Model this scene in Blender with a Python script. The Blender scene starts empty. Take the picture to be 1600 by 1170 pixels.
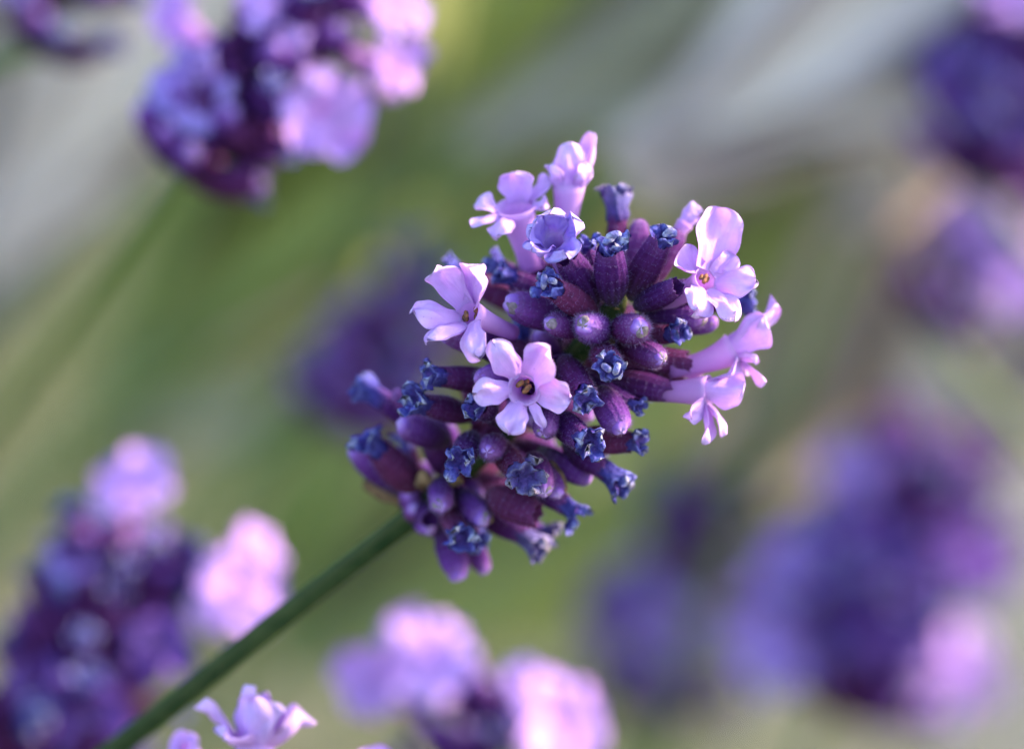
import bpy, math, random
import numpy as np
from mathutils import Vector, Matrix

rnd = random.Random(11)
sc = bpy.context.scene
COL = sc.collection

# ------------------------------------------------------------------ camera, sky, sun, exposure
S = 4e-5                                # metres covered by one photo pixel in the plane of the main flower
DIST = 0.5                              # camera to that plane
PITCH = math.radians(20)
FOC = Vector((0, 0, 0.45))
AX_R = Vector((1, 0, 0))
AX_U = Vector((0, math.sin(PITCH), math.cos(PITCH)))
AX_B = Vector((0, -math.cos(PITCH), math.sin(PITCH)))      # towards the camera
cam = bpy.data.cameras.new('camera')
co = bpy.data.objects.new('camera', cam)
COL.objects.link(co)
co.location = FOC + AX_B * DIST
co.rotation_euler = (math.pi / 2 - PITCH, 0, 0)
cam.sensor_width = 36
cam.lens = 36 * DIST / (1600 * S)
cam.clip_start = 0.005
cam.clip_end = 500
cam.dof.use_dof = True
cam.dof.focus_distance = DIST - 110 * S
cam.dof.aperture_fstop = cam.lens / 1000 / 0.021
cam.dof.aperture_blades = 0
sc.camera = co

SUN = Vector((0.86, 0.26, 0.52)).normalized()
w = bpy.data.worlds.new('World')
sc.world = w
w.use_nodes = True
wn = w.node_tree
sky = wn.nodes.new('ShaderNodeTexSky')
sky.sky_type = 'NISHITA'
sky.sun_disc = False
sky.sun_elevation = math.asin(SUN.z)
sky.sun_rotation = math.atan2(SUN.x, SUN.y)
sky.air_density = 1.0
sky.dust_density = 1.5
sky.ozone_density = 1.0
bgn = wn.nodes['Background']
bgn.inputs['Strength'].default_value = 0.145
wn.links.new(sky.outputs[0], bgn.inputs['Color'])
sl = bpy.data.lights.new('sun', 'SUN')
sl.energy = 2.7
sl.angle = math.radians(6)
sl.color = (1.0, 0.77, 0.63)
so = bpy.data.objects.new('sun', sl)
COL.objects.link(so)
so.location = (3, 2, 3)
so.rotation_euler = (-SUN).to_track_quat('-Z', 'Y').to_euler()

sc.view_settings.view_transform = 'Standard'
sc.view_settings.look = 'None'
sc.view_settings.gamma = 1
sc.view_settings.use_curve_mapping = False
sc.view_settings.exposure = 2.2
sc.render.engine = 'CYCLES'
sc.cycles.use_denoising = True
sc.cycles.max_bounces = 5
sc.cycles.diffuse_bounces = 3
sc.cycles.glossy_bounces = 2
sc.cycles.sample_clamp_indirect = 6


def P(x, y, wd=0.0):
    """photo pixel + depth towards the camera (in pixels of the flower plane) -> world point"""
    k = (DIST / S - wd) * S / DIST
    return FOC + (AX_R * ((x - 800) * k) + AX_U * ((585 - y) * k) + AX_B * wd) * S


def D(x, y, wd):
    return (AX_R * x - AX_U * y + AX_B * wd)


# ------------------------------------------------------------------ materials
def mat(name):
    m = bpy.data.materials.new(name)
    m.use_nodes = True
    nt = m.node_tree
    return m, nt, nt.nodes['Principled BSDF'], nt.nodes['Material Output']


def N(nt, t, **kw):
    n = nt.nodes.new(t)
    for k, v in kw.items():
        setattr(n, k, v)
    return n


def ramp(nt, src, stops):
    r = N(nt, 'ShaderNodeValToRGB')
    els = r.color_ramp.elements
    while len(els) < len(stops):
        els.new(0.5)
    for e, (p, c) in zip(els, stops):
        e.position = p
        e.color = (*c, 1)
    nt.links.new(src, r.inputs[0])
    return r.outputs['Color']


def mixc(nt, fac, a, b, mode='MIX'):
    n = N(nt, 'ShaderNodeMix', data_type='RGBA', blend_type=mode)
    for sock, v in ((n.inputs['Factor'], fac), (n.inputs[6], a), (n.inputs[7], b)):
        if isinstance(v, (int, float)):
            sock.default_value = v
        elif isinstance(v, tuple):
            sock.default_value = (*v, 1)
        else:
            nt.links.new(v, sock)
    return n.outputs[2]


def noise(nt, scale, detail=3, rough=0.5, vec=None):
    n = N(nt, 'ShaderNodeTexNoise')
    n.inputs['Scale'].default_value = scale
    n.inputs['Detail'].default_value = detail
    n.inputs['Roughness'].default_value = rough
    if vec is None:
        vec = N(nt, 'ShaderNodeNewGeometry').outputs['Position']
    nt.links.new(vec, n.inputs['Vector'])
    return n.outputs['Fac']


def uvxy(nt):
    s = N(nt, 'ShaderNodeSeparateXYZ')
    nt.links.new(N(nt, 'ShaderNodeUVMap').outputs[0], s.inputs[0])
    return s.outputs[0], s.outputs[1]


def objrand(nt):
    return N(nt, 'ShaderNodeObjectInfo').outputs['Random']


def math_(nt, op, a, b=None):
    n = N(nt, 'ShaderNodeMath', operation=op)
    for i, v in enumerate((a, b)):
        if v is None:
            continue
        if isinstance(v, (int, float)):
            n.inputs[i].default_value = v
        else:
            nt.links.new(v, n.inputs[i])
    return n.outputs[0]


def finish(nt, bsdf, out, col, rough, trans, tcol=None, bump=None, sheen=0.0, spec=0.3):
    nt.links.new(col, bsdf.inputs['Base Color'])
    bsdf.inputs['Roughness'].default_value = rough
    bsdf.inputs['Specular IOR Level'].default_value = spec
    if sheen:
        bsdf.inputs['Sheen Weight'].default_value = sheen
        bsdf.inputs['Sheen Roughness'].default_value = 0.5
        bsdf.inputs['Sheen Tint'].default_value = (0.75, 0.65, 1.0, 1)
    if bump:
        b = N(nt, 'ShaderNodeBump')
        b.inputs['Strength'].default_value = bump[1]
        b.inputs['Distance'].default_value = bump[2]
        nt.links.new(bump[0], b.inputs['Height'])
        nt.links.new(b.outputs[0], bsdf.inputs['Normal'])
    if trans:
        t = N(nt, 'ShaderNodeBsdfTranslucent')
        nt.links.new(tcol or col, t.inputs['Color'])
        mx = N(nt, 'ShaderNodeMixShader')
        mx.inputs[0].default_value = trans
        nt.links.new(bsdf.outputs[0], mx.inputs[1])
        nt.links.new(t.outputs[0], mx.inputs[2])
        nt.links.new(mx.outputs[0], out.inputs['Surface'])


def make_petal_mat(name, inner, mid, outer, trans=0.42):
    m, nt, b, o = mat(name)
    u, v = uvxy(nt)
    col = ramp(nt, v, [(0.0, inner), (0.3, mid), (0.95, outer)])
    # veins fan out along the petal
    wv = math_(nt, 'SINE', math_(nt, 'MULTIPLY', u, 34.0))
    vein = math_(nt, 'MULTIPLY', math_(nt, 'MULTIPLY', math_(nt, 'POWER', math_(nt, 'ABSOLUTE', wv), 8.0), 0.22),
                 math_(nt, 'SUBTRACT', 1.0, v))
    col = mixc(nt, vein, col, (inner[0] * .8, inner[1] * .8, inner[2] * .9))
    nz = noise(nt, 2600, 4, 0.6)
    blot = ramp(nt, nz, [(0.42, (0, 0, 0)), (0.7, (1, 1, 1))])
    col = mixc(nt, math_(nt, 'MULTIPLY', blot, 0.5), col, tuple(0.5 * (p_ + q_) for p_, q_ in zip(inner, mid)))
    col = mixc(nt, math_(nt, 'MULTIPLY', objrand(nt), 0.15), col, (0.80, 0.46, 0.86))
    spot = ramp(nt, noise(nt, 5200, 2), [(0.70, (0, 0, 0)), (0.76, (1, 1, 1))])
    col = mixc(nt, math_(nt, 'MULTIPLY', spot, 0.4), col, (0.34, 0.16, 0.42))
    finish(nt, b, o, col, 0.85, trans, bump=(noise(nt, 3800, 3), 0.5, 0.00012), spec=0.06)
    return m


M = {}
M['petal'] = make_petal_mat('lilac_petal', (0.60, 0.34, 0.74), (0.72, 0.46, 0.88), (0.81, 0.61, 0.94))
M['petal_soft'] = make_petal_mat('soft_lilac_petal', (0.56, 0.30, 0.76), (0.59, 0.34, 0.80), (0.65, 0.41, 0.85), 0.3)
M['petal_deep'] = make_petal_mat('deep_violet_petal', (0.10, 0.04, 0.22), (0.10, 0.04, 0.27), (0.17, 0.08, 0.42), 0.3)
M['petal_violet'] = make_petal_mat('violet_petal', (0.50, 0.32, 0.66), (0.30, 0.17, 0.66), (0.50, 0.40, 0.85), 0.3)

# corolla tube
m, nt, b, o = mat('corolla_tube')
u, v = uvxy(nt)
col = ramp(nt, v, [(0.0, (0.42, 0.16, 0.54)), (0.5, (0.66, 0.36, 0.76)), (1.0, (0.74, 0.48, 0.84))])
col = mixc(nt, math_(nt, 'MULTIPLY', noise(nt, 3000, 3), 0.3), col, (0.54, 0.27, 0.70))
finish(nt, b, o, col, 0.8, 0.5, spec=0.08, bump=(noise(nt, 6000, 2), 0.3, 0.00005))
M['tube'] = m

# calyx: grey green foot, purple ribs, deep violet shoulder
def calyx_mat(name, low, high, tip, redmix):
    m, nt, b, o = mat(name)
    u, v = uvxy(nt)
    col = ramp(nt, v, [(0.0, (0.09, 0.11, 0.05)), (0.16, (0.05, 0.03, 0.055)), (0.45, low), (0.82, high), (1.0, tip)])
    rib = math_(nt, 'ADD', math_(nt, 'MULTIPLY', math_(nt, 'COSINE', math_(nt, 'MULTIPLY', u, 2 * math.pi * 13)), 0.5), 0.5)
    col = mixc(nt, math_(nt, 'MULTIPLY', rib, 0.18), col, (0.12, 0.04, 0.25))
    red = ramp(nt, objrand(nt), [(0.35, (0, 0, 0)), (1.0, (1, 1, 1))])
    col = mixc(nt, math_(nt, 'MULTIPLY', red, redmix), col, (0.13, 0.025, 0.075))
    grime = ramp(nt, noise(nt, 1500, 5, 0.65), [(0.35, (0, 0, 0)), (0.75, (1, 1, 1))])
    col = mixc(nt, math_(nt, 'MULTIPLY', grime, 0.5), col, tuple(x * .45 for x in low))
    dust = ramp(nt, noise(nt, 9000, 3, 0.6), [(0.58, (0, 0, 0)), (0.72, (1, 1, 1))])
    col = mixc(nt, math_(nt, 'MULTIPLY', dust, 0.35), col, (0.24, 0.14, 0.42))
    finish(nt, b, o, col, 0.85, 0.14, spec=0.08, bump=(noise(nt, 6000, 3), 0.8, 0.0001), tcol=mixc(nt, 0.5, col, (0.60, 0.14, 0.22)))
    return m


M['calyx'] = calyx_mat('calyx_felt', (0.024, 0.004, 0.044), (0.060, 0.010, 0.11), (0.13, 0.04, 0.18), 0.9)
M['calyx_bud'] = calyx_mat('closed_calyx_felt', (0.050, 0.011, 0.10), (0.145, 0.042, 0.27), (0.36, 0.17, 0.52), 0.5)

m, nt, b, o = mat('bud_violet')
u, v = uvxy(nt)
col = ramp(nt, v, [(0.0, (0.17, 0.06, 0.35)), (0.5, (0.36, 0.19, 0.62)), (1.0, (0.66, 0.48, 0.82))])
col = mixc(nt, math_(nt, 'MULTIPLY', noise(nt, 3500, 4), 0.6), col, (0.22, 0.07, 0.42))
finish(nt, b, o, col, 0.9, 0.2, spec=0.05, bump=(noise(nt, 6000, 2), 0.5, 0.00008))
M['bud'] = m

m, nt, b, o = mat('withered_blue')
u, v = uvxy(nt)
col = ramp(nt, v, [(0.0, (0.10, 0.045, 0.22)), (0.3, (0.065, 0.055, 0.29)), (0.65, (0.14, 0.145, 0.50)), (0.9, (0.29, 0.30, 0.64)), (1.0, (0.58, 0.57, 0.70))])
dk = ramp(nt, noise(nt, 2600, 5, 0.65), [(0.40, (1, 1, 1)), (0.62, (0, 0, 0))])
col = mixc(nt, math_(nt, 'MULTIPLY', dk, 0.7), col, (0.030, 0.025, 0.13))
lt = ramp(nt, noise(nt, 4800, 4, 0.6), [(0.55, (0, 0, 0)), (0.75, (1, 1, 1))])
col = mixc(nt, math_(nt, 'MULTIPLY', lt, 0.25), col, (0.28, 0.29, 0.66))
gr = ramp(nt, objrand(nt), [(0.75, (0, 0, 0)), (1.0, (1, 1, 1))])
col = mixc(nt, math_(nt, 'MULTIPLY', math_(nt, 'MULTIPLY', gr, v), 0.6), col, (0.26, 0.20, 0.22))
finish(nt, b, o, col, 0.95, 0.12, spec=0.03, bump=(noise(nt, 3600, 3), 1.0, 0.0002))
M['withered'] = m

m, nt, b, o = mat('dry_lid')
col = ramp(nt, noise(nt, 3000, 4), [(0.3, (0.09, 0.07, 0.07)), (0.7, (0.30, 0.24, 0.26))])
finish(nt, b, o, col, 0.8, 0.0, bump=(noise(nt, 7000, 3), 0.7, 0.0001))
M['lid'] = m

m, nt, b, o = mat('anther_orange')
col = ramp(nt, noise(nt, 4000, 3), [(0.35, (0.09, 0.05, 0.035)), (0.65, (0.30, 0.12, 0.045))])
finish(nt, b, o, col, 0.7, 0.0)
M['anther'] = m

m, nt, b, o = mat('papery_bract')
col = ramp(nt, noise(nt, 1500, 4), [(0.3, (0.10, 0.055, 0.035)), (0.7, (0.30, 0.19, 0.10))])
finish(nt, b, o, col, 0.75, 0.3, bump=(noise(nt, 4000, 3), 0.5, 0.0001))
M['bract'] = m

m, nt, b, o = mat('pale_fuzz')
n_ = N(nt, 'ShaderNodeRGB')
n_.outputs[0].default_value = (0.30, 0.21, 0.44, 1)
finish(nt, b, o, n_.outputs[0], 0.6, 0.5)
M['fuzz'] = m
m, nt, b, o = mat('stem_fuzz')
n_ = N(nt, 'ShaderNodeRGB')
n_.outputs[0].default_value = (0.34, 0.26, 0.15, 1)
finish(nt, b, o, n_.outputs[0], 0.6, 0.5)
M['stemfuzz'] = m

m, nt, b, o = mat('stem_green')
u, v = uvxy(nt)
col = ramp(nt, noise(nt, 900, 4), [(0.3, (0.016, 0.040, 0.014)), (0.7, (0.045, 0.070, 0.024))])
edge = math_(nt, 'POWER', math_(nt, 'ADD', math_(nt, 'MULTIPLY', math_(nt, 'COSINE', math_(nt, 'MULTIPLY', u, 8 * math.pi)), 0.5), 0.5), 3.0)
col = mixc(nt, math_(nt, 'MULTIPLY', edge, 0.45), col, (0.08, 0.075, 0.03))
finish(nt, b, o, col, 0.8, 0.05, spec=0.06, bump=(noise(nt, 5000, 3), 0.5, 0.0001))
M['stem'] = m
m, nt, b, o = mat('young_stem_green')
col = ramp(nt, noise(nt, 700, 4), [(0.3, (0.09, 0.14, 0.03)), (0.7, (0.17, 0.22, 0.06))])
finish(nt, b, o, col, 0.6, 0.1)
M['stem_light'] = m


def leaf_mat(name, a, c, trans=0.22):
    m, nt, b, o = mat(name)
    u, v = uvxy(nt)
    col = ramp(nt, noise(nt, 60, 4), [(0.3, a), (0.7, c)])
    col = mixc(nt, math_(nt, 'MULTIPLY', objrand(nt), 0.5), col, tuple(x * 1.25 for x in c))
    finish(nt, b, o, col, 0.65, trans, sheen=0.3, bump=(noise(nt, 2500, 3), 0.4, 0.0001))
    return m


M['leaf'] = leaf_mat('silver_leaf', (0.36, 0.35, 0.21), (0.46, 0.43, 0.30))
M['leaf_pale'] = leaf_mat('pale_felted_leaf', (0.64, 0.55, 0.46), (0.74, 0.64, 0.55), 0.2)
M['leaf_green'] = leaf_mat('green_leaf', (0.25, 0.33, 0.06), (0.37, 0.43, 0.13))

m, nt, b, o = mat('grass_blades')
u, v = uvxy(nt)
col = ramp(nt, noise(nt, 7, 3), [(0.35, (0.15, 0.19, 0.075)), (0.5, (0.20, 0.22, 0.11)), (0.66, (0.27, 0.26, 0.18))])
finish(nt, b, o, col, 0.6, 0.35)
M['grass'] = m
m, nt, b, o = mat('mossy_soil')
col = ramp(nt, noise(nt, 5, 5), [(0.35, (0.05, 0.07, 0.025)), (0.6, (0.11, 0.10, 0.06))])
finish(nt, b, o, col, 0.9, 0.0, bump=(noise(nt, 60, 5), 0.8, 0.01))
M['ground'] = m
m, nt, b, o = mat('pale_gravel')
vo = N(nt, 'ShaderNodeTexVoronoi')
vo.inputs['Scale'].default_value = 90
nt.links.new(N(nt, 'ShaderNodeNewGeometry').outputs['Position'], vo.inputs['Vector'])
col = mixc(nt, 0.35, ramp(nt, noise(nt, 9, 4), [(0.35, (0.10, 0.10, 0.085)), (0.65, (0.15, 0.148, 0.13))]), vo.outputs['Color'], 'SOFT_LIGHT')
finish(nt, b, o, col, 0.9, 0.0, bump=(vo.outputs['Distance'], 1.0, 0.006))
M['gravel'] = m


# ------------------------------------------------------------------ mesh helpers
class MB:
    def __init__(self):
        self.v, self.f, self.uv, self.n = [], [], [], 0

    def add(self, verts, faces, uvs):
        k = self.n
        self.v += [tuple(p) for p in verts]
        self.uv += [tuple(q) for q in uvs]
        self.f += [tuple(i + k for i in f) for f in faces]
        self.n += len(verts)

    def mesh(self, name, material, smooth=True):
        me = bpy.data.meshes.new(name)
        me.from_pydata(self.v, [], self.f)
        uvl = me.uv_layers.new(name='UVMap')
        idx = np.empty(len(me.loops), dtype=np.int32)
        me.loops.foreach_get('vertex_index', idx)
        uvl.data.foreach_set('uv', np.array(self.uv, dtype=np.float32)[idx].ravel())
        if smooth:
            me.polygons.foreach_set('use_smooth', np.ones(len(me.polygons), dtype=bool))
        me.materials.append(material)
        me.update()
        return me


def link(name, me, parent=None, local=None):
    ob = bpy.data.objects.new(name, me)
    COL.objects.link(ob)
    if parent:
        ob.parent = parent
    if local is not None:
        ob.matrix_local = local
    return ob


def tag(ob, label=None, cat=None, group=None, kind=None):
    for k, v in (('label', label), ('category', cat), ('group', group), ('kind', kind)):
        if v:
            ob[k] = v
    return ob


def grid_faces(nr, ncol, closed=False):
    f = []
    for i in range(nr - 1):
        for j in range(ncol if closed else ncol - 1):
            a, b_ = i * ncol + j, i * ncol + (j + 1) % ncol
            f.append((a, b_, b_ + ncol, a + ncol))
    return f


def bez2(a, c, d, s):
    return a * (1 - s) ** 2 + c * (2 * s * (1 - s)) + d * s * s


def bez3(a, b_, c, d, s):
    t = 1 - s
    return a * t ** 3 + b_ * (3 * s * t * t) + c * (3 * s * s * t) + d * s ** 3


def petal_geo(mb, p0, p1, n, hw, bulge=0.0, cup=0.0, curl=0.0, th=None, base=0.5, peak=0.62, rows=13, cols=9,
              wave=0.06, notch=0.0, seed=0, roll=0.0):
    """a thick curved lobe from p0 to p1; n points to its inner face"""
    r = random.Random(seed)
    L = (p1 - p0).length
    th = th if th is not None else L * 0.035
    t0 = (p1 - p0).normalized()
    n = (n - t0 * n.dot(t0))
    n = n.normalized() if n.length > 1e-9 else t0.orthogonal().normalized()
    side = t0.cross(n).normalized()
    c = (p0 + p1) * 0.5 + n * bulge
    ph = [r.uniform(0, 6.28) for _ in range(4)]
    top, bot, uv = [], [], []
    for i in range(rows):
        s = i / (rows - 1)
        s = 1 - (1 - s) ** 1.45
        pc = bez2(p0, c, p1, s)
        if s > 0.55:
            k = (s - 0.55) / 0.45
            pc = pc + n * (curl * k * k) - t0 * (abs(curl) * 0.25 * k * k)
        if s < peak:
            q = s / peak
            wd = base + (1 - base) * (q * q * (3 - 2 * q))
        else:
            q = (s - peak) / (1 - peak)
            wd = math.sqrt(max(0.0, 1 - q ** 2.9))
        wd = max(wd, 0.03) * hw
        for j in range(cols):
            t = -1 + 2 * j / (cols - 1)
            off = cup * hw * t * t + roll * hw * t
            off += wave * hw * (math.sin(ph[0] + t * 3.1 + s * 4) + 0.6 * math.sin(ph[1] + t * 5.7 - s * 6)) * s
            off += wave * hw * (.14 * math.cos(t * 15 + ph[3]) + .12 * math.sin(t * 9 - s * 14 + ph[2])) * min(1, s * 2)
            edge = 1 + 0.09 * math.sin(ph[2] + s * 11 + (2 if t > 0 else 0)) * abs(t)
            p = pc + side * (t * wd * edge) + n * off
            if notch and s > 0.8:
                p = p - t0 * (notch * L * (1 - abs(t)) * (s - 0.8) / 0.2)
            tt = th * (1 - 0.75 * t * t) * (1 - 0.6 * s ** 3)
            top.append(p + n * tt * 0.5)
            bot.append(p - n * tt * 0.5)
            uv.append((0.5 + 0.5 * t, s))
    nv = rows * cols
    f = grid_faces(rows, cols)
    f += [tuple(x + nv for x in reversed(q)) for q in grid_faces(rows, cols)]
    ring = [i * cols for i in range(rows)] + [(rows - 1) * cols + j for j in range(1, cols)] + \
           [i * cols + cols - 1 for i in range(rows - 2, -1, -1)] + [j for j in range(cols - 2, 0, -1)]
    for a, b_ in zip(ring, ring[1:] + ring[:1]):
        f.append((b_, a, a + nv, b_ + nv))
    mb.add(top + bot, f, uv + uv)


def frames(pts):
    t = [(pts[min(i + 1, len(pts) - 1)] - pts[max(i - 1, 0)]).normalized() for i in range(len(pts))]
    u = t[0].orthogonal().normalized()
    out = []
    for d in t:
        u = (u - d * u.dot(d)).normalized()
        out.append((d, u, d.cross(u)))
    return out


def tube_geo(mb, pts, rad, seg=14, square=0.0, cap=True, inner=0.0):
    fr = frames(pts)
    v, uv = [], []
    for i, (p, (d, a, b_)) in enumerate(zip(pts, fr)):
        for j in range(seg):
            th = 2 * math.pi * j / seg
            rr = rad[i] * (1 + square * math.cos(4 * th))
            v.append(p + a * (math.cos(th) * rr) + b_ * (math.sin(th) * rr))
            uv.append((j / seg, i / (len(pts) - 1)))
    n = len(pts)
    if inner:                                   # turn the mouth over into the throat
        for k, (dep, sc_) in enumerate(((0.0, 0.9), (0.5, 0.68), (1.7, 0.5), (3.6, 0.36))):
            d, a, b_ = fr[-1]
            for j in range(seg):
                th = 2 * math.pi * j / seg
                rr = rad[-1] * sc_
                v.append(pts[-1] - d * (dep * rad[-1] * inner) + a * (math.cos(th) * rr) + b_ * (math.sin(th) * rr))
                uv.append((j / seg, 1 - 0.22 * k))
        n += 4
    f = grid_faces(n, seg, True)
    if cap:
        f.append(tuple(range(seg - 1, -1, -1)))
        if not inner:
            f.append(tuple((n - 1) * seg + j for j in range(seg)))
    mb.add(v, f, uv)


def ellipsoid(mb, c, ax, rx, rz, seg=10, rings=7, lump=0.0, r=rnd):
    ax = ax.normalized()
    a = ax.orthogonal().normalized()
    b_ = ax.cross(a)
    v, uv = [], []
    for i in range(rings):
        ph = math.pi * (i + 0.02) / (rings - 1 + 0.04)
        for j in range(seg):
            th = 2 * math.pi * j / seg
            k = 1 + r.uniform(-lump, lump)
            v.append(c + ax * (-math.cos(ph) * rz * k) + (a * math.cos(th) + b_ * math.sin(th)) * (math.sin(ph) * rx * k))
            uv.append((j / seg, i / (rings - 1)))
    f = grid_faces(rings, seg, True)
    f += [tuple(range(seg - 1, -1, -1)), tuple((rings - 1) * seg + j for j in range(seg))]
    mb.add(v, f, uv)


# ------------------------------------------------------------------ shared pieces in unit space (axis +z)
def calyx_mesh(seed, seg=52, closed=False):
    r = random.Random(seed)
    mb = MB()
    prof = [(0.0, .22), (.03, .36), (.09, .55), (.18, .74), (.30, .90), (.44, .99), (.58, 1.0), (.72, .95), (.84, .87), (.93, .80),
            (1.0, .77), (1.005, .70), (.95, .60), (.85, .5)]
    if closed:
        prof = prof[:7] + [(.70, .97), (.80, .90), (.88, .79), (.94, .64), (.985, .44), (1.01, .22), (1.015, .05)]
    bx_, by_ = r.uniform(-.3, .3), r.uniform(-.3, .3)
    v, uv = [], []
    ph = r.uniform(0, 6.28)
    for i, (z, q) in enumerate(prof):
        for j in range(seg):
            th = 2 * math.pi * j / seg
            outer = 1 if i <= 10 else 0.3
            fold = 1 + (.10 * math.cos(5 * th + ph) * max(0, z - .75) * 4 if closed else 0)
            rr = q * fold * (1 + 0.028 * outer * math.cos(13 * th) * min(1, z * 6) + 0.05 * math.sin(2 * th + ph) + 0.03 * math.sin(3 * th + ph * 2 + z * 5))
            zz = z
            if i >= 9 and not closed:
                tooth = max(0, math.cos(5 * th / 2 * 2 + ph)) ** 2
                zz += (0.055 * tooth + 0.10 * max(0, math.cos(th - ph)) ** 6) * (1 if i >= 10 else .5) - 0.02
            bend = zz * (1 - zz) * 1.0 + zz * zz * .25
            v.append((rr * math.cos(th) + bx_ * bend, rr * math.sin(th) + by_ * bend, zz))
            uv.append((j / seg, min(z, 1) if (i <= 10 or closed) else 0.6))
    f = grid_faces(len(prof), seg, True)
    n = len(prof)
    f += [tuple(range(seg - 1, -1, -1)), tuple((n - 1) * seg + j for j in range(seg))]
    mb.add(v, f, uv)
    return mb, (bx_, by_)


CALYX, FUZZ, TOPOFF = [], [], []
for k in range(10):                      # five open at the mouth, five closed
    mb, off = calyx_mesh(100 + k, closed=k >= 5)
    CALYX.append(mb.mesh('calyx', M['calyx' if k < 5 else 'calyx_bud']))
    TOPOFF.append((off[0] * .25, off[1] * .25))
    hv, hf, hu = [], [], []
    r = random.Random(k)
    V = [Vector(p) for p in mb.v]
    for _ in range(900):
        i = r.randrange(52, 52 * 11)
        p = V[i].lerp(V[i + 1], r.random())
        th = math.atan2(p.y, p.x)
        # outward and forward; z is stretched by the calyx length, about three radii
        out = Vector((math.cos(th), math.sin(th), 0)) * r.uniform(.10, .30)
        tipp = p + out + Vector((r.uniform(-.1, .1), r.uniform(-.1, .1), r.uniform(0, .07)))
        sd = Vector((-math.sin(th), math.cos(th), 0)) * 0.009
        hv += [p - sd, p + sd, tipp]
        hu += [(0, 0), (1, 0), (.5, 1)]
        hf.append((len(hv) - 3, len(hv) - 2, len(hv) - 1))
    fb = MB()
    fb.add(hv, hf, hu)
    FUZZ.append(fb.mesh('fuzz', M['fuzz'], False))


def bud_mesh(seed):
    r = random.Random(seed)
    mb = MB()
    seg, rings = 24, 9
    v, uv = [], []
    ph = r.uniform(0, 6.28)
    for i in range(rings):
        a = (i / (rings - 1)) * math.pi * 0.5
        for j in range(seg):
            th = 2 * math.pi * j / seg
            rr = 0.76 * math.cos(a) ** .8 * (1 + 0.10 * math.sin(4 * th + ph) * math.sin(a) + 0.04 * r.uniform(-1, 1)) + 0.02
            v.append((rr * math.cos(th) + .12 * math.sin(a) * math.cos(ph), rr * math.sin(th) + .12 * math.sin(a) * math.sin(ph),
                      -0.15 + 0.75 * math.sin(a) + 0.05 * math.sin(4 * th + ph) * math.sin(a)))
            uv.append((j / seg, i / (rings - 1)))
    f = grid_faces(rings, seg, True) + [tuple((rings - 1) * seg + j for j in range(seg)), tuple(range(seg - 1, -1, -1))]
    mb.add(v, f, uv)
    return mb.mesh('bud', M['bud'])


def lid_mesh(seed):
    r = random.Random(seed)
    mb = MB()
    ellipsoid(mb, Vector((0.26, 0.1, 0.36)), Vector((.6, .2, 1)), .50, .26, 14, 9, 0.12, r)
    return mb.mesh('lid', M['lid'])


def withered_mesh(seed):
    """a dried corolla: crumpled, lengthwise folded tube with shrunken lobes, some rolled up"""
    r = random.Random(seed)
    mb = MB()
    curly = seed % 2
    h = r.uniform(.5, .8) if curly else r.uniform(.9, 1.6)
    lean = Vector((r.uniform(-.35, .35), r.uniform(-.35, .35), 0))
    top = Vector((0, 0, h)) + lean
    seg = 22
    ph = r.uniform(0, 6.28)
    v, uv = [], []
    rads = [.52, .56, .55, .62, .76, .88, .66, .40]
    for i in range(8):
        s = min(i, 5) / 5
        pc = bez2(Vector((0, 0, -.3)), Vector((0, 0, h * .6)), top, s) - Vector((0, 0, (0, .12, .34)[max(0, i - 5)]))
        for j in range(seg):
            th = 2 * math.pi * j / seg
            cr = 1 + .15 * math.sin(4 * th + ph + s * 1.5) + .11 * math.sin(7 * th - ph + s * 3) + r.uniform(-.06, .06)
            zz = (.22 * math.sin(2 * th + ph * 2) + .16 * math.sin(5 * th + ph)) * s
            v.append(pc + Vector((math.cos(th) * rads[i] * cr, math.sin(th) * rads[i] * cr * r.uniform(.9, 1.05), zz + r.uniform(-.05, .05))))
            uv.append((j / seg, (.08 + .62 * s) if i < 5 else (.85, .35, .1)[i - 5]))
    f = grid_faces(8, seg, True) + [tuple(range(seg - 1, -1, -1)), tuple(7 * seg + j for j in range(seg))]
    mb.add(v, f, uv)
    for k in range(r.choice((2, 3)) if curly else r.choice((3, 4))):
        th = ph + 2 * math.pi * (k + r.uniform(-.3, .3)) / 3.5
        d = Vector((math.cos(th), math.sin(th), 0))
        p0 = top + d * r.uniform(.5, .75) - Vector((0, 0, .25))
        p1 = top + d * r.uniform(.45, 1.15) + Vector((r.uniform(-.25, .25), r.uniform(-.25, .25), r.uniform(.05, .6)))
        petal_geo(mb, p0, p1, Vector((0, 0, 1)) - d * .6, r.uniform(.32, .58), bulge=r.uniform(-.2, .3), cup=r.uniform(-.7, .9), curl=r.uniform(-.4, .35),
                  th=.2, rows=9, cols=7, wave=.35, seed=r.random(), base=.8, peak=r.uniform(.4, .75))
    if curly:                                    # rolled up lobes lie like short pale worms on the mouth
        for k in range(r.choice((2, 3))):
            c0 = top + Vector((r.uniform(-.4, .4), r.uniform(-.4, .4), r.uniform(.05, .3)))
            e1 = Vector((r.uniform(-1, 1), r.uniform(-1, 1), r.uniform(-.3, .3))).normalized()
            e2 = (Vector((r.uniform(-.6, .6), r.uniform(-.6, .6), 1)) - e1 * .1).normalized()
            a0, R_ = r.uniform(-.4, .6), r.uniform(.3, .5)
            pts = [c0 + (e1 * math.cos(a0 + q * .36) + e2 * math.sin(a0 + q * .36) * .8) * R_ for q in range(8)]
            k0 = mb.n
            tube_geo(mb, pts, [.10, .17, .2, .21, .2, .2, .17, .09], 9)
            mb.uv[k0:] = [(a_, .93 + .07 * math.sin(b_ * 9)) for a_, b_ in mb.uv[k0:]]
    return mb.mesh('withered_corolla', M['withered'])


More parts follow.
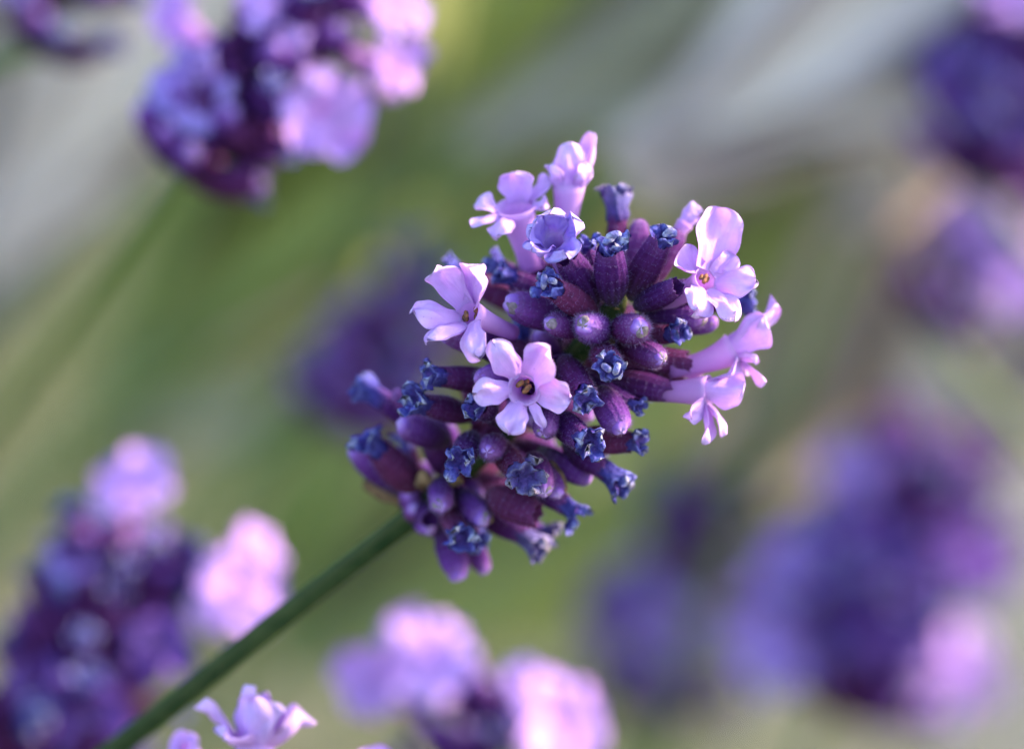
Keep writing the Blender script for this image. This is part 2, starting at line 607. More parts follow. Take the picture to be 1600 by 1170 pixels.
BUD = [bud_mesh(k) for k in range(3)]
LID = [lid_mesh(k) for k in range(2)]
WITH = [withered_mesh(500 + k) for k in range(16)]


def add_calyx(root, base, tip, rad, kind, r, fuzz=True, wr=None, curly=None):
    """kind: bud / lid / dead / dark. base, tip in world, rad in metres"""
    d = tip - base
    L = d.length
    q = d.to_track_quat('Z', 'Y').to_matrix().to_4x4()
    roll = Matrix.Rotation(r.uniform(0, 6.28), 4, 'Z')
    k = r.randrange(5) + (5 if kind in ('bud', 'lid') else 0)
    loc = Matrix.Translation(base - root.location) @ q @ roll @ Matrix.Diagonal((rad, rad, L, 1))
    c = link('calyx', CALYX[k], root, loc)
    if fuzz:
        tag(link('fuzz', FUZZ[k], c), kind='stuff')
    ox, oy = TOPOFF[k]

    def top(name, me, sz, z):
        return link(name, me, c, Matrix.Translation((ox, oy, z)) @ Matrix.Rotation(r.uniform(0, 6.28), 4, 'Z') @
                    Matrix.Diagonal((sz / rad, sz / rad, sz / L, 1)))
    if kind in ('bud', 'lid'):
        top('bud', BUD[r.randrange(3)], rad * r.uniform(.74, .88), .93)
        if kind == 'lid' or r.random() < .35:
            top('lid', LID[r.randrange(2)], rad * .9, .90)
    elif kind == 'dead':
        top('withered_corolla', WITH[r.randrange(len(WITH)) if curly is None else r.randrange(8) * 2 + (1 if curly else 0)], (wr or rad) * r.uniform(1.05, 1.28), .98)
    return c


def blossom(root, base, mouth, r0, r1, petals, mtube='tube', mpet='petal', ctrl=None, anthers=True, seed=0, seg=18, rc=(18, 17)):
    """petals: (tip, halfwidth, bulge, cup, curl)"""
    r = random.Random(seed)
    ctrl = ctrl if ctrl is not None else (base + mouth) * .5
    o = root.location
    pts = [bez2(base, ctrl, mouth, s / 9) - o for s in range(10)]
    rad = [r0 + (r1 - r0) * (s / 9) ** 2.2 for s in range(10)]
    mb = MB()
    tube_geo(mb, pts, rad, seg, 0.03, True, inner=.9)
    # keep the piece's own origin at its foot
    b0 = pts[0].copy()
    mb.v = [tuple(Vector(p) - b0) for p in mb.v]
    bl = link('blossom', mb.mesh('blossom', M[mtube]), root, Matrix.Translation(b0))
    ax = (pts[-1] - pts[-2]).normalized()
    mo = pts[-1] - b0
    for i, (tip, hw, bulge, cup, curl, *opt) in enumerate(petals):
        tp = tip - o - b0
        d = tp - mo
        perp = d - ax * d.dot(ax)
        perp = perp.normalized() if perp.length > 1e-7 else ax.orthogonal().normalized()
        p0 = mo + perp * (r1 * .78) - ax * (r1 * .18)
        pm = MB()
        petal_geo(pm, p0, tp + (tp - p0) * .04, ax - perp * .15, hw * 1.1, bulge, cup, curl, th=5.5 * S, seed=seed * 10 + i, **{**dict(base=.58, wave=.26, rows=rc[0], cols=rc[1]), **(opt[0] if opt else {})})
        pm.v = [tuple(Vector(p) - p0) for p in pm.v]
        link('petal', pm.mesh('petal', M[mpet]), bl, Matrix.Translation(p0))
    if anthers:
        for k in range(5):
            a = MB()
            pp = mo - ax * (r1 * .35) + Vector((r.uniform(-1, 1), r.uniform(-1, 1), r.uniform(-1, 1))) * (r1 * .4)
            ellipsoid(a, Vector((0, 0, 0)), ax.orthogonal(), r1 * .17, r1 * .27, 8, 6, .05, r)
            link('anther', a.mesh('anther', M['anther']), bl, Matrix.Translation(pp))
    return bl


def stalk_root(base, d0, root_xy, reach=0.2):
    """centre line from the ground to the foot of the flower head"""
    g = Vector((root_xy[0], root_xy[1], -0.01))
    return [bez3(g, g + Vector((0, 0, .20)), base - d0 * reach, base, s / 40) for s in range(41)]


def add_stem(root, pts, r_bot, r_top, extra=None, fuzz=False, m='stem_light'):
    o = root.location
    mb = MB()
    allp = list(pts) + list(extra or [])
    n = len(allp)
    rad = [r_bot + (r_top - r_bot) * min(1, i / (len(pts) - 1)) for i in range(n)]
    loc = [p - o for p in allp]
    tube_geo(mb, loc, rad, 16, 0.10)
    st = link('stem', mb.mesh('stem', M[m]), root)
    if fuzz:
        r = random.Random(5)
        hv, hf, hu = [], [], []
        fr = frames(loc)
        for _ in range(5200):
            i = r.randrange(len(pts) - 16, n - 1)
            d, a, b_ = fr[i]
            th = r.uniform(0, 6.28)
            nn = a * math.cos(th) + b_ * math.sin(th)
            p = loc[i].lerp(loc[i + 1], r.random()) + nn * rad[i] * .95
            tp = p + nn * r.uniform(3, 8) * S + d * r.uniform(-2, 5) * S
            sd = d.cross(nn) * (.45 * S)
            hv += [p - sd, p + sd, tp]
            hu += [(0, 0), (1, 0), (.5, 1)]
            hf.append((len(hv) - 3, len(hv) - 2, len(hv) - 1))
        fb = MB()
        fb.add(hv, hf, hu)
        tag(link('fuzz', fb.mesh('fuzz', M['stemfuzz'], False), st), kind='stuff')
    return st


# ------------------------------------------------------------------ ground
def rolling_ground():
    mb = MB()
    n = 61
    v, uv = [], []
    for i in range(n):
        for j in range(n):
            x = math.copysign(abs((j - 30) / 30) ** 2.2, j - 30) * 60
            y = math.copysign(abs((i - 30) / 30) ** 2.2, i - 30) * 60
            v.append((x, y, 0.012 * math.sin(x * 2.1 + 1) * math.cos(y * 1.7) - 0.012))
            uv.append((j / 60, i / 60))
    mb.add(v, grid_faces(n, n), uv)
    return mb.mesh('ground', M['ground'])


tag(link('ground', rolling_ground()), kind='structure')


def gravel_path():
    mb = MB()
    v, uv = [], []
    nr = 60
    for i in range(nr):
        y = 0.55 + i * 0.06
        for j in range(12):
            x = 0.03 + 0.03 * math.sin(y * 9) * (1 - j / 11) + j * 0.12
            v.append((x, y, 0.018 + 0.004 * math.sin(x * 31 + y * 17)))
            uv.append((j / 11, i / (nr - 1)))
    mb.add(v, grid_faces(nr, 12), uv)
    return mb.mesh('path', M['gravel'])


tag(link('path', gravel_path()), kind='structure')


def grass_field():
    g = np.random.default_rng(3)
    n = 46000
    y = 0.25 + 3.2 * g.random(n) ** 1.3
    x = (g.random(n) - .5) * (1.2 + y * 1.1)
    keep = x < 0.035 + 0.03 * np.sin(y * 9) + 0.03 * g.random(n)      # the grass ends at the gravel path
    x, y = x[keep], y[keep]
    n = len(x)
    h = 0.03 + 0.07 * g.random(n) ** 1.5
    a = g.random(n) * 2 * np.pi
    ln = h * (0.2 + 0.9 * g.random(n))
    wd = 0.0016 + 0.0016 * g.random(n)
    sx, sy = -np.sin(a) * wd, np.cos(a) * wd
    dx, dy = np.cos(a) * ln, np.sin(a) * ln
    z0 = np.full(n, -0.03)
    V = np.empty((n, 5, 3), dtype=np.float32)
    for k, (fx, fz, s) in enumerate(((0, 0, -1), (0, 0, 1), (.35, .62, .75), (.35, .62, -.75), (1, 1, 0))):
        V[:, k, 0] = x + dx * fx + sx * s
        V[:, k, 1] = y + dy * fx + sy * s
        V[:, k, 2] = z0 + (h + .03) * fz
    base = np.arange(n)[:, None] * 5
    quads = base + np.array([[0, 1, 2, 3]])
    tris = base + np.array([[3, 2, 4]])
    me = bpy.data.meshes.new('grass')
    me.from_pydata(V.reshape(-1, 3).tolist(), [], quads.tolist() + tris.tolist())
    me.uv_layers.new(name='UVMap')
    me.materials.append(M['grass'])
    return me


tag(link('grass', grass_field()), 'short green grass with straw patches behind the lavender', 'grass', kind='stuff')


# ------------------------------------------------------------------ the sharp lavender flower
def main_flower():
    r = random.Random(21)
    A0, A1 = P(642, 808, -230), P(962, 478, 0)
    d0 = (A0 - P(170, 1170, -420)).normalized()
    pts = stalk_root(A0, d0, (-0.22, 0.10), 0.16)
    root = bpy.data.objects.new('lavender_stalk', None)
    COL.objects.link(root)
    root.empty_display_size = 0.02
    root.location = (pts[0].x, pts[0].y, 0)
    tag(root, 'lavender stalk in sharp focus with star-shaped lilac blossoms and blue withered tips', 'lavender', 'lavender stalks')

    def axis(t):
        return bez2(A0, P(820, 660, -120), A1, t)
    add_stem(root, pts, 27 * S, 18 * S, [axis(s / 8) for s in range(1, 9)] + [P(966, 440, 10)], fuzz=True, m='stem')

    # filling calyces round every whorl, so the spike is closed on all sides
    for wi, t in enumerate((.03, .2, .38, .55, .72, .88)):
        c = axis(t)
        ax = (axis(min(1, t + .05)) - axis(max(0, t - .05))).normalized()
        u = (AX_B - ax * AX_B.dot(ax)).normalized()
        v = ax.cross(u)
        n = 10
        for k in range(n):
            th = 2 * math.pi * (k + .5 * (wi % 2)) / n + r.uniform(-.15, .15)
            rd = u * math.cos(th) + v * math.sin(th)
            front = math.cos(th) > .05
            L = r.uniform(58, 76) if front else r.uniform(85, 112)
            if t < .1 or t > .8:
                L *= .85
            dr = (rd * 1.0 + ax * r.uniform(.25, .7)).normalized()
            b_ = c + rd * 8 * S
            add_calyx(root, b_, b_ + dr * L * S, r.uniform(17, 21) * S, 'dead' if (not front and r.random() < .4) else r.choice(('bud', 'dark', 'dark')), r,
                      fuzz=not front)

    X = [
        # bx, by, bw, tx, ty, tw, radius, kind, withered size -- top whorl
        (958, 476, 50, 952, 388, 120, 26, 'dead', 24), (930, 480, 30, 884, 402, 90, 25, 'dark', 0), (985, 468, 30, 1031, 380, 75, 24, 'dead', 24),
        (972, 470, -50, 1001, 345, -80, 21, 'bud', 0), (964, 470, -70, 966, 335, -70, 17, 'dead', 25), (940, 470, -20, 919, 392, 20, 17, 'dead', 19),
        (1000, 462, -60, 1064, 358, -50, 20, 'bud', 0), (992, 480, 40, 1056, 446, 100, 20, 'dark', 0), (1000, 482, 0, 1088, 452, 10, 23, 'dark', 0),
        (996, 496, -10, 1102, 494, 20, 22, 'bud', 0), (1000, 500, -60, 1120, 505, -30, 19, 'bud', 0), (1010, 480, -90, 1140, 470, -80, 19, 'dead', 22),
        (930, 492, 20, 868, 452, 120, 22, 'dead', 23), (905, 500, 0, 796, 474, 60, 28, 'lid', 0), (900, 480, -60, 806, 436, -50, 22, 'dead', 20),
        (890, 480, -90, 792, 425, -110, 20, 'dead', 20), (860, 500, -120, 725, 430, -150, 20, 'dead', 20), (915, 470, -60, 868, 405, -60, 21, 'dark', 0),
        (880, 470, -80, 822, 405, -100, 21, 'dark', 0),
        # second whorl, buds seen end on
        (910, 512, 20, 856, 506, 90, 20, 'lid', 0), (944, 516, 30, 915, 507, 125, 25, 'lid', 0), (962, 516, 30, 1000, 512, 125, 25, 'lid', 0),
        (970, 530, 10, 1035, 562, 85, 21, 'lid', 0), (990, 520, -20, 1046, 521, 30, 20, 'dead', 18), (935, 548, 20, 954, 567, 120, 22, 'dead', 23),
        (950, 560, -30, 1074, 564, -10, 23, 'dark', 0), (940, 590, -20, 1042, 612, 10, 24, 'dark', 0), (950, 575, -60, 1060, 585, -60, 18, 'dark', 0),
        (880, 560, 0, 915, 612, 120, 22, 'dead', 23), (935, 606, 30, 972, 670, 85, 25, 'bud', 0), (900, 590, -20, 985, 632, 20, 18, 'dead', 13),
        (850, 570, -20, 745, 592, 70, 22, 'bud', 0), (850, 560, -40, 690, 520, 0, 24, 'bud', 0), (800, 600, -60, 690, 590, 10, 20, 'dead', 20),
        (810, 570, -40, 738, 520, 20, 22, 'dark', 0), (840, 600, 20, 820, 622, 80, 20, 'dark', 0),
        # third and fourth whorl
        (860, 640, -20, 851, 676, 95, 21, 'bud', 0), (865, 650, 0, 908, 686, 100, 22, 'dead', 24), (900, 680, -40, 984, 690, 0, 21, 'dead', 22),
        (880, 690, -60, 944, 734, -30, 21, 'dead', 25), (840, 700, -50, 920, 750, -60, 19, 'bud', 0), (830, 710, -30, 852, 768, 50, 22, 'bud', 0),
        (845, 720, -60, 872, 775, 0, 17, 'bud', 0), (810, 740, -80, 880, 788, -70, 20, 'dead', 21), (780, 690, -40, 762, 708, 70, 20, 'bud', 0),
        (780, 700, -60, 806, 738, 60, 22, 'dead', 24), (770, 640, -40, 748, 634, 60, 20, 'dead', 17), (760, 770, -80, 838, 806, -40, 26, 'dark', 0),
        (740, 650, -80, 662, 632, 0, 21, 'dead', 22), (735, 680, -60, 722, 716, 60, 21, 'dead', 23), (700, 690, -110, 626, 664, -60, 22, 'bud', 0),
        (690, 690, -150, 594, 622, -160, 18, 'dead', 24), (690, 690, -150, 614, 612, -130, 17, 'bud', 0),
        # lowest whorl
        (650, 766, -170, 592, 706, -130, 27, 'dead', 25), (640, 772, -200, 554, 700, -190, 24, 'bud', 0), (690, 750, -140, 686, 792, -40, 20, 'bud', 0),
        (720, 770, -130, 757, 812, -60, 22, 'bud', 0), (700, 790, -150, 716, 830, -50, 19, 'dead', 22), (715, 790, -150, 738, 838, -80, 17, 'dead', 18),
        (690, 810, -190, 717, 902, -170, 25, 'bud', 0), (715, 815, -210, 760, 893, -200, 17, 'bud', 0), (740, 790, -170, 816, 834, -140, 20, 'dead', 24),
        (760, 790, -190, 842, 828, -180, 17, 'dead', 18), (650, 790, -200, 672, 812, -140, 17, 'dark', 0),
    ]
    for (bx_, by_, bw, tx, ty, tw, rad, kind, wr) in X:
        add_calyx(root, P(bx_, by_, bw), P(tx, ty, tw), rad * S, kind, r, True, wr * S if wr else None, (by_ < 600 and bw > 0))

    # papery bracts under the whorls
    for k, (x0, y0, w0, x1, y1, w1, hw) in enumerate(((640, 790, -200, 566, 752, -190, 14), (650, 760, -120, 672, 742, -90, 16), (945, 505, 30, 950, 548, 55, 12),
                                                      (860, 715, -40, 884, 770, -10, 9), (735, 770, -90, 770, 818, -70, 9), (955, 668, 0, 985, 655, 30, 8),
                                                      (700, 760, -100, 720, 745, -60, 10))):
        pm = MB()
        p0, p1 = P(x0, y0, w0), P(x1, y1, w1)
        petal_geo(pm, Vector((0, 0, 0)), p1 - p0, AX_B, hw * S, 6 * S, -.4, 4 * S, 3 * S, seed=k)
        link('bract', pm.mesh('bract', M['bract']), root, Matrix.Translation(p0 - root.location))

    def fl(base, mouth, r0, r1, pet, **kw):
        blossom(root, P(*base), P(*mouth), r0 * S, r1 * S,
                [(P(*t), hw * S, bu * S, cu, cl * S, *op) for t, hw, bu, cu, cl, *op in pet], **kw)

    # front blossom facing the camera
    fl((835, 600, 10), (819, 608, 150), 13, 27, [
        ((772, 540, 176), 21, 7, -.3, -8, dict(peak=.42, notch=.1, wave=.2)), ((862, 540, 190), 27, 10, .6, 8, dict(roll=.25, peak=.7, wave=.22)), ((747, 614, 168), 20, 4, -.25, -6),
        ((795, 672, 170), 22, 4, -.2, -7), ((892, 622, 160), 24, 6, .3, -16, dict(roll=-.25, peak=.5, wave=.25)), ((851, 668, 150), 8, 4, .2, -6, dict(peak=.35))],
        seed=1, ctrl=P(826, 606, 80))
    # left blossom
    fl((800, 520, 0), (730, 488, 110), 13, 24, [
        ((684, 410, 130), 27, -6, .5, 16), ((755, 412, 150), 25, -4, .55, 12), ((650, 484, 140), 22, 5, -.2, -6),
        ((668, 524, 158), 19, 5, -.2, -8), ((737, 550, 168), 22, 6, -.2, -8)], seed=2, ctrl=P(765, 505, 70))
    # ruffled violet half-open blossom
    fl((888, 430, 20), (864, 376, 88), 15, 23, [
        ((826, 350, 108), 23, 4, .3, 6, dict(wave=.3)), ((864, 326, 92), 25, 4, .3, 6, dict(wave=.35)), ((910, 346, 104), 23, 4, .3, 6, dict(wave=.3)),
        ((830, 394, 138), 22, 4, .3, 4, dict(wave=.3)), ((888, 404, 140), 26, 4, .3, 4, dict(wave=.35))], mpet='petal_violet', mtube='bud', seed=3, anthers=False)
    # tall blossom at the top, side on
    fl((872, 420, -60), (889, 288, -60), 16, 27, [
        ((932, 212, -75), 17, -6, .5, 6), ((889, 224, -40), 23, -8, .5, 4), ((860, 258, -35), 19, -5, .4, -4),
        ((924, 266, -30), 20, -6, .5, 6), ((900, 250, -100), 18, -6, .4, 0)], seed=4, ctrl=P(886, 350, -70))
    # its neighbour opening to the left
    fl((835, 425, -60), (806, 322, -30), 18, 34, [
        ((752, 308, -25), 22, 4, -.2, -6), ((736, 347, 0), 13, 3, -.3, -4), ((775, 364, 20), 19, 5, -.2, -8),
        ((808, 266, -40), 27, -4, .5, 8), ((858, 280, -60), 15, -4, .3, 4), ((856, 318, -20), 17, -3, .3, -4)], seed=5, ctrl=P(815, 375, -60), anthers=False)
    # right blossom, broad upper lip
    fl((1020, 486, 0), (1104, 436, 80), 12, 22, [
        ((1128, 326, 60), 37, -8, .35, -8), ((1054, 398, 80), 24, -6, .5, 16), ((1178, 434, 95), 24, 5, -.2, -4),
        ((1092, 480, 130), 25, 6, -.2, -8), ((1150, 486, 120), 23, 5, -.2, -6), ((1150, 402, 60), 17, 4, .2, 0)], seed=6, ctrl=P(1066, 462, 20))
    # two blossoms side on at the right
    fl((1045, 576, -10), (1146, 545, -20), 15, 26, [
        ((1214, 476, -30), 29, 12, .45, -10), ((1196, 500, 20), 28, 12, .4, -8), ((1184, 562, 10), 14, 3, .2, -3),
        ((1193, 600, 0), 15, 4, .2, -3), ((1168, 582, -50), 14, 3, .2, -3)], seed=7, ctrl=P(1100, 572, -20), anthers=False)
    fl((1022, 612, 0), (1108, 611, 20), 16, 26, [
        ((1162, 572, 10), 28, 18, .5, -22), ((1166, 606, 50), 26, 16, .4, -14), ((1076, 654, 55), 17, 3, .2, -3),
        ((1103, 692, 45), 18, 5, .2, -4), ((1134, 678, 30), 16, 6, .2, -4)], seed=8, ctrl=P(1065, 612, 5), anthers=False)
    # thin pink lip peeping out between them
    fl((1030, 582, -60), (1070, 582, -60), 9, 10, [((1102, 576, -62), 7, 2, .2, 0), ((1098, 590, -60), 6, 2, .2, 0)], seed=9, anthers=False)
    # a petal fold on the upper right bud
    fl((1055, 372, -50), (1070, 350, -55), 11, 14, [((1084, 316, -55), 15, 4, .5, 4), ((1092, 338, -50), 12, 4, .5, 0)], seed=10, anthers=False)


main_flower()


# ------------------------------------------------------------------ the blurred lavender around it
def star(c, n_dir, size, r):
    """tips of a generic two-lipped blossom facing n_dir"""
    a = n_dir.orthogonal().normalized()
    b_ = n_dir.cross(a)
    ph = r.uniform(0, 6.28)
    out = []
    for k in range(5):
        th = ph + 2 * math.pi * k / 5 + r.uniform(-.15, .15)
        big = 1.12 if k < 2 else .9
        tip = c + (a * math.cos(th) + b_ * math.sin(th)) * (size * big * r.uniform(.9, 1.05)) + n_dir * (size * r.uniform(-.25, .35))
        out.append((tip, size * (.48 if k < 2 else .40), size * .08, r.uniform(-.2, .4), size * r.uniform(-.2, .1)))
    return out


def stalk(label, base, tip, wd, blossoms, seed, root_xy, rad=100, whorls=5, dead=.4, per=8, fuzz=False, lean=None, wtip=None):
    r = random.Random(seed)
    A0, A1 = P(*base, wd), P(*tip, wd if wtip is None else wtip)
    ax = (A1 - A0).normalized()
    d0 = (lean.normalized() if lean else ax)
    pts = stalk_root(A0, d0, root_xy, 0.14)
    root = bpy.data.objects.new('lavender_stalk', None)
    COL.objects.link(root)
    root.empty_display_size = 0.02
    root.location = (pts[0].x, pts[0].y, 0)
    tag(root, label, 'lavender', 'lavender stalks')
    add_stem(root, pts, 26 * S, 15 * S, [A0.lerp(A1, s / 5) for s in range(1, 6)])
    u = ax.orthogonal().normalized()
    v = ax.cross(u)
    for wi in range(whorls):
        t = wi / max(1, whorls - 1)
        c = A0.lerp(A1, t)
        for k in range(per):
            th = 2 * math.pi * (k + .5 * (wi % 2)) / per + r.uniform(-.2, .2)
            rd = u * math.cos(th) + v * math.sin(th)
            dr = (rd + ax * (r.uniform(.3, .8) + .7 * t)).normalized()
            L = rad * r.uniform(.85, 1.1) * (1 - .12 * t)
            add_calyx(root, c + rd * 8 * S, c + rd * 8 * S + dr * L * S, r.uniform(20, 25) * S, 'dead' if r.random() < dead else r.choice(('bud', 'bud', 'dark')), r, fuzz)
    for i, bdef in enumerate(blossoms):
        x, y, size, face = bdef[:4]
        dw = bdef[4] if len(bdef) > 4 else 60
        mp = {'v': 'petal_violet', 'd': 'petal_deep', '': 'petal_soft'}[bdef[5] if len(bdef) > 5 else '']
        mo = P(x, y, wd + dw)
        tt = max(.0, min(1, (mo - A0).dot(ax) / (A1 - A0).length - .15))
        foot = A0.lerp(A1, tt)
        fd = D(*face).normalized()
        foot2 = foot + (mo - foot) * .35
        if (mo - foot2).length > 260 * S:
            foot2 = mo - (mo - foot).normalized() * 260 * S
        add_calyx(root, foot, foot + (mo - foot) * .55, 23 * S, 'dark', r, fuzz)
        blossom(root, foot2, mo, 12 * S, 14 * S, star(mo, fd, size * S, r), mpet=mp, mtube='tube' if mp != 'petal_deep' else 'bud',
                ctrl=mo - fd * min(60 * S, (mo - foot2).length * .5), seed=seed * 20 + i, anthers=False, seg=12, rc=(11, 7))
    return root


stalk('lavender stalk with several round pale blossoms, its long green stem showing', (285, 272), (470, 20), -950, [
    (312, 128, 72, (-.5, .2, 1), 60, 'v'), (500, 172, 84, (.2, .3, 1), 90), (446, 5, 82, (.1, -.3, 1), 60), (618, 108, 62, (.7, .2, .8), 0),
    (612, 8, 56, (.5, -.4, .8), 20), (275, 30, 66, (-.8, -.2, .7), -120)], 31, (-0.20, 0.20), 130, 6, .2, 12, lean=D(230, -265, 700))
stalk('dark purple lavender head over a brown faded base, behind the many-blossomed stalk', (60, 80), (190, -160), -1500, [(30, -60, 60, (-.4, -.3, .8))],
      32, (-0.36, 0.22), 110, 4, .4, 9, lean=D(100, -30, 0))
stalk('lavender stalk with one blossom on a long upright tube and one spade-shaped blossom', (50, 1250), (165, 930), -1350, [
    (208, 765, 78, (0, -.6, .8), -20), (372, 915, 88, (.3, -.1, 1), 60), (400, 850, 50, (.5, -.6, .7), 20), (118, 868, 46, (-.4, -.5, 1), 60, 'v'), (245, 850, 50, (.3, -.5, .8), 40, 'd'), (60, 1070, 66, (-.3, 0, 1), 100, 'd'), (245, 1000, 62, (.4, .1, 1), 110, 'd'), (140, 1120, 80, (0, .3, 1), 120, 'd')],
    33, (-0.24, 0.16), 175, 7, .4, 14)
stalk('lavender head with two large pale blossoms side by side over dark purple buds', (620, 1420), (735, 1130), -1450, [
    (670, 1032, 88, (.1, -.3, 1), 60), (580, 1072, 68, (-.6, -.1, .9), 40), (872, 1118, 92, (.4, -.2, 1), 60), (820, 1060, 46, (.2, -.6, .8), 20, 'v')],
    34, (-0.15, 0.18), 112, 5, .3, 8)
stalk('lavender stalk beside the main stem with crisp pink crown-like blossom of narrow lobes', (300, 1560), (390, 1300), -260, [
    (285, 1168, 34, (-.6, -.3, .7), 30), (588, 1196, 40, (.3, -.8, .6), 30)], 35, (-0.16, 0.12), 100, 5, .4, 8)
stalk('large blurred lavender head with pink upper blossom and pink lower blossom', (1290, 1110), (1430, 790), -2900, [
    (1335, 742, 84, (-.2, -.6, .8)), (1235, 890, 88, (-.7, 0, .8), 60, 'v'), (1215, 1010, 92, (-.6, .4, .9), 80, 'v'), (1490, 1062, 104, (.5, .5, .9)),
    (1420, 740, 60, (.2, -.6, .8), 0, 'v'), (1330, 850, 95, (-.2, -.2, 1), 120, 'd'), (1440, 850, 95, (.3, -.2, 1), 100, 'd'), (1400, 970, 90, (.1, .2, 1), 130, 'd'), (1540, 860, 85, (.6, 0, .8), 0, 'd'), (1300, 970, 85, (-.2, .1, 1), 120, 'd')], 36, (0.0, 0.30), 215, 7, .5, 15)
stalk('dim purple lavender head next to the large pink-topped head', (1010, 1120), (1100, 860), -3500, [(1050, 1015, 105, (-.1, .2, 1), 110, 'v'), (980, 930, 80, (-.5, -.2, .9), 60, 'v'), (1080, 840, 80, (.1, -.5, .8), -60), (1150, 900, 90, (.4, -.1, .9), 20, 'v'), (990, 950, 90, (-.4, 0, 1), 80, 'd'), (1100, 1000, 80, (.4, 0, 1), 80, 'd')],
      37, (-0.06, 0.34), 170, 5, .4, 12)
stalk('deep violet blue lavender head with a pink blossom on top', (1530, 290), (1620, 20), -2300, [(1590, -20, 90, (.1, -.6, .8)), (1535, 130, 95, (-.4, .1, 1), 60, 'd'), (1590, 180, 90, (.1, .2, 1), 100, 'd')],
      38, (0.20, 0.34), 165, 6, .5, 11, lean=D(-80, -100, 0))
stalk('magenta tinted lavender head with wide pink blossoms beneath the violet blue head', (1440, 500), (1600, 340), -2700, [(1545, 360, 100, (-.1, .2, 1)), (1600, 430, 90, (.3, .3, 1))],
      39, (0.21, 0.38), 120, 4, .2, 10, lean=D(-90, -100, 0))
stalk('dark violet lavender head without pale blossoms behind the sharp flower', (520, 670), (640, 500), -2750, [], 40, (-0.15, 0.40), 135, 6, .35, 14)
stalk('faint lilac lavender head far behind the sharp flower tip', (1180, 400), (1270, 300), -5200, [(1220, 330, 100, (0, 0, 1)), (1290, 360, 90, (.2, .2, 1), 40, 'v')],
      41, (0.0, 0.5), 100, 3, .2, 7)
stalk('faint pinkish lavender head far behind, under the sharp flower', (1040, 900), (1120, 780), -5600, [(1090, 800, 110, (0, 0, 1)), (1010, 840, 90, (-.2, .1, 1))],
      42, (-0.05, 0.5), 100, 3, .2, 7)


# crown-like blossom of the stalk at the lower edge, nearly in focus
def crown():
    root = [o for o in bpy.data.objects if o.get('label', '').startswith('lavender stalk beside the main stem')][0]
    blossom(root, P(372, 1300, -180), P(398, 1160, -160), 13 * S, 34 * S, [
        (P(386, 1072, -150), 19 * S, -5 * S, .5, 4 * S), (P(416, 1082, -170), 12 * S, -3 * S, .4, 2 * S), (P(316, 1098, -140), 25 * S, 3 * S, .3, -4 * S),
        (P(474, 1112, -150), 38 * S, -8 * S, .4, -8 * S), (P(430, 1104, -120), 32 * S, -8 * S, .4, -4 * S), (P(400, 1090, -110), 32 * S, -6 * S, .3, -4 * S), (P(352, 1145, -90), 30 * S, 4 * S, .2, -6 * S)], seed=77, anthers=False)
    rr = random.Random(9)
    add_calyx(root, P(368, 1330, -180), P(376, 1250, -175), 24 * S, 'dark', rr, False)


crown()


# ------------------------------------------------------------------ leafy lavender shoots behind
LEAF = {}
for nm in ('leaf', 'leaf_pale', 'leaf_green'):
    mb = MB()
    petal_geo(mb, Vector((0, 0, 0)), Vector((0, 0, 1)), Vector((0, 1, 0)), .055, bulge=.06, cup=.5, curl=-.04, th=.014, base=.55, peak=.5, rows=9, cols=5, wave=.04, seed=4)
    LEAF[nm] = mb.mesh('leaf', M[nm])


def shoot(label, group, base, tip, wd, n, leaf_len, kind, seed, root_xy, spread=.5, wtip=None, wscale=1.0):
    r = random.Random(seed)
    A0, A1 = P(*base, wd), P(*tip, wd if wtip is None else wtip)
    ax = (A1 - A0).normalized()
    pts = stalk_root(A0, ax, root_xy, .10)
    root = bpy.data.objects.new('leafy_shoot', None)
    COL.objects.link(root)
    root.empty_display_size = 0.02
    root.location = (pts[0].x, pts[0].y, 0)
    tag(root, label, 'leafy shoot', group)
    add_stem(root, pts, .0016, .0009, [A0.lerp(A1, s / 5) for s in range(1, 6)])
    u = ax.orthogonal().normalized()
    v = ax.cross(u)
    for k in range(n):
        t = k / n
        th = k * 2.4 + r.uniform(-.3, .3)
        rd = u * math.cos(th) + v * math.sin(th)
        dr = (ax + rd * spread * r.uniform(.6, 1.3)).normalized()
        c = A0.lerp(A1, t) + rd * .0006 - root.location
        L = leaf_len * r.uniform(.75, 1.15)
        rot = dr.to_track_quat('Z', 'Y').to_matrix().to_4x4() @ Matrix.Rotation(r.uniform(0, 6.28), 4, 'Z')
        link('leaf', LEAF[kind], root, Matrix.Translation(c) @ rot @ Matrix.Diagonal((L * wscale, L * wscale, L, 1)))


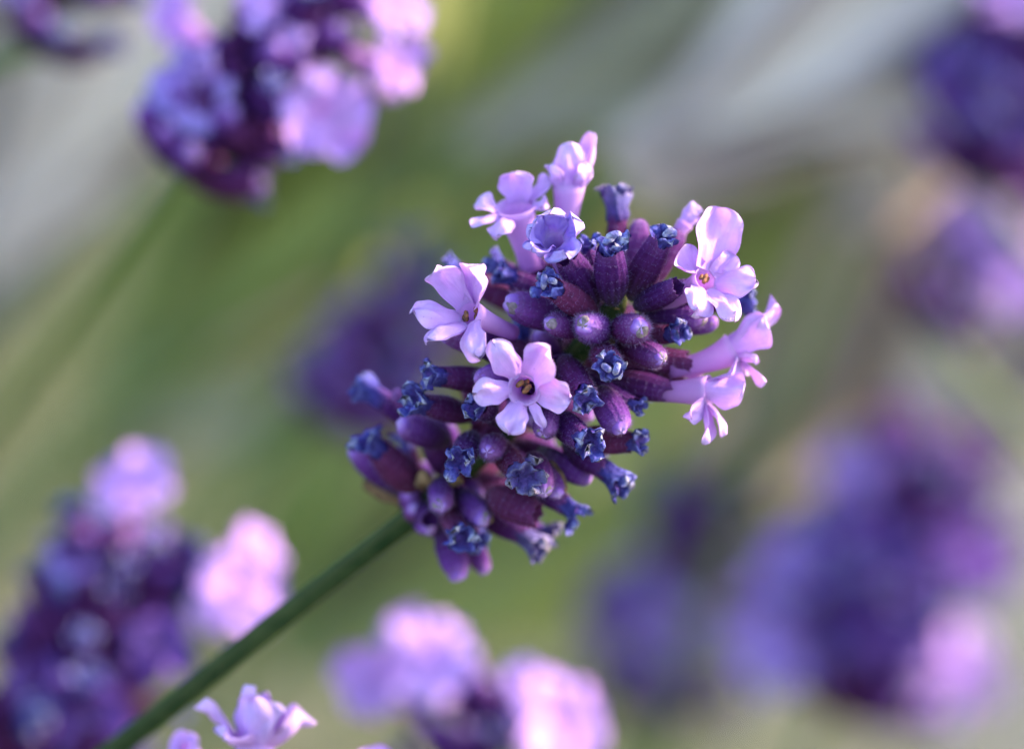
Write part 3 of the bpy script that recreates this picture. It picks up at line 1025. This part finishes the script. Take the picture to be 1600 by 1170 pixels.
G = 'leafy shoots behind the flower'
shoot('pale felted leafy shoot slanting behind the tip of the sharp flower', G, (960, 290), (1320, 80), -2600, 22, .045, 'leaf_pale', 1, (-.05, .30), .25, wscale=2.0)
shoot('second pale felted leafy shoot slanting above the tip of the sharp flower', G, (1080, 190), (1400, 10), -3400, 18, .05, 'leaf_pale', 12, (0.0, .38), .22, wscale=1.6)
shoot('pale felted leafy shoot beside the violet blue head', G, (1330, 380), (1420, 180), -3000, 18, .036, 'leaf_pale', 2, (0.02, .36), .45, wscale=1.8)
shoot('pale leafy shoot between the sharp flower and the large pink-topped head', G, (1420, 720), (1560, 590), -3600, 22, .045, 'leaf_pale', 3, (0.03, .42), .5, wscale=1.8)
shoot('thin silver leafy shoot slanting above the many-blossomed stalk', G, (720, 250), (1000, 80), -3000, 12, .045, 'leaf', 4, (-.1, .33), .25, wscale=1.2)
shoot('silver leafy shoot beside the green stem of the many-blossomed stalk', G, (-60, 560), (80, 260), -3200, 14, .05, 'leaf', 5, (-.25, .33), .35, wscale=1.4)
shoot('pale leafy shoot beneath the dark purple faded head', G, (-60, 420), (120, 150), -3000, 22, .05, 'leaf_pale', 6, (-.28, .36), .35, wscale=1.2)
shoot('pale leafy shoot beneath the side-on pink blossoms of the sharp flower', G, (1120, 800), (1280, 560), -4000, 22, .05, 'leaf_pale', 7, (-.02, .45), .45, wscale=1.5)
shoot('green leafy shoot behind the many-blossomed stalk', G, (560, 420), (690, 180), -3600, 14, .05, 'leaf_green', 8, (-.14, .42), .4, wscale=1.3)
shoot('green leafy shoot behind the dark violet head', G, (180, 640), (420, 380), -4200, 16, .055, 'leaf_green', 9, (-.2, .45), .4, wscale=1.3)
shoot('silver leafy shoot beyond the blossom on a long tube', G, (200, 700), (420, 560), -4600, 14, .05, 'leaf', 10, (-.2, .5), .4, wscale=1.2)
shoot('green leafy shoot between the two large pale blossoms and the main stem', G, (420, 1050), (640, 850), -4400, 16, .055, 'leaf_green', 11, (-.16, .5), .4, wscale=1.3)
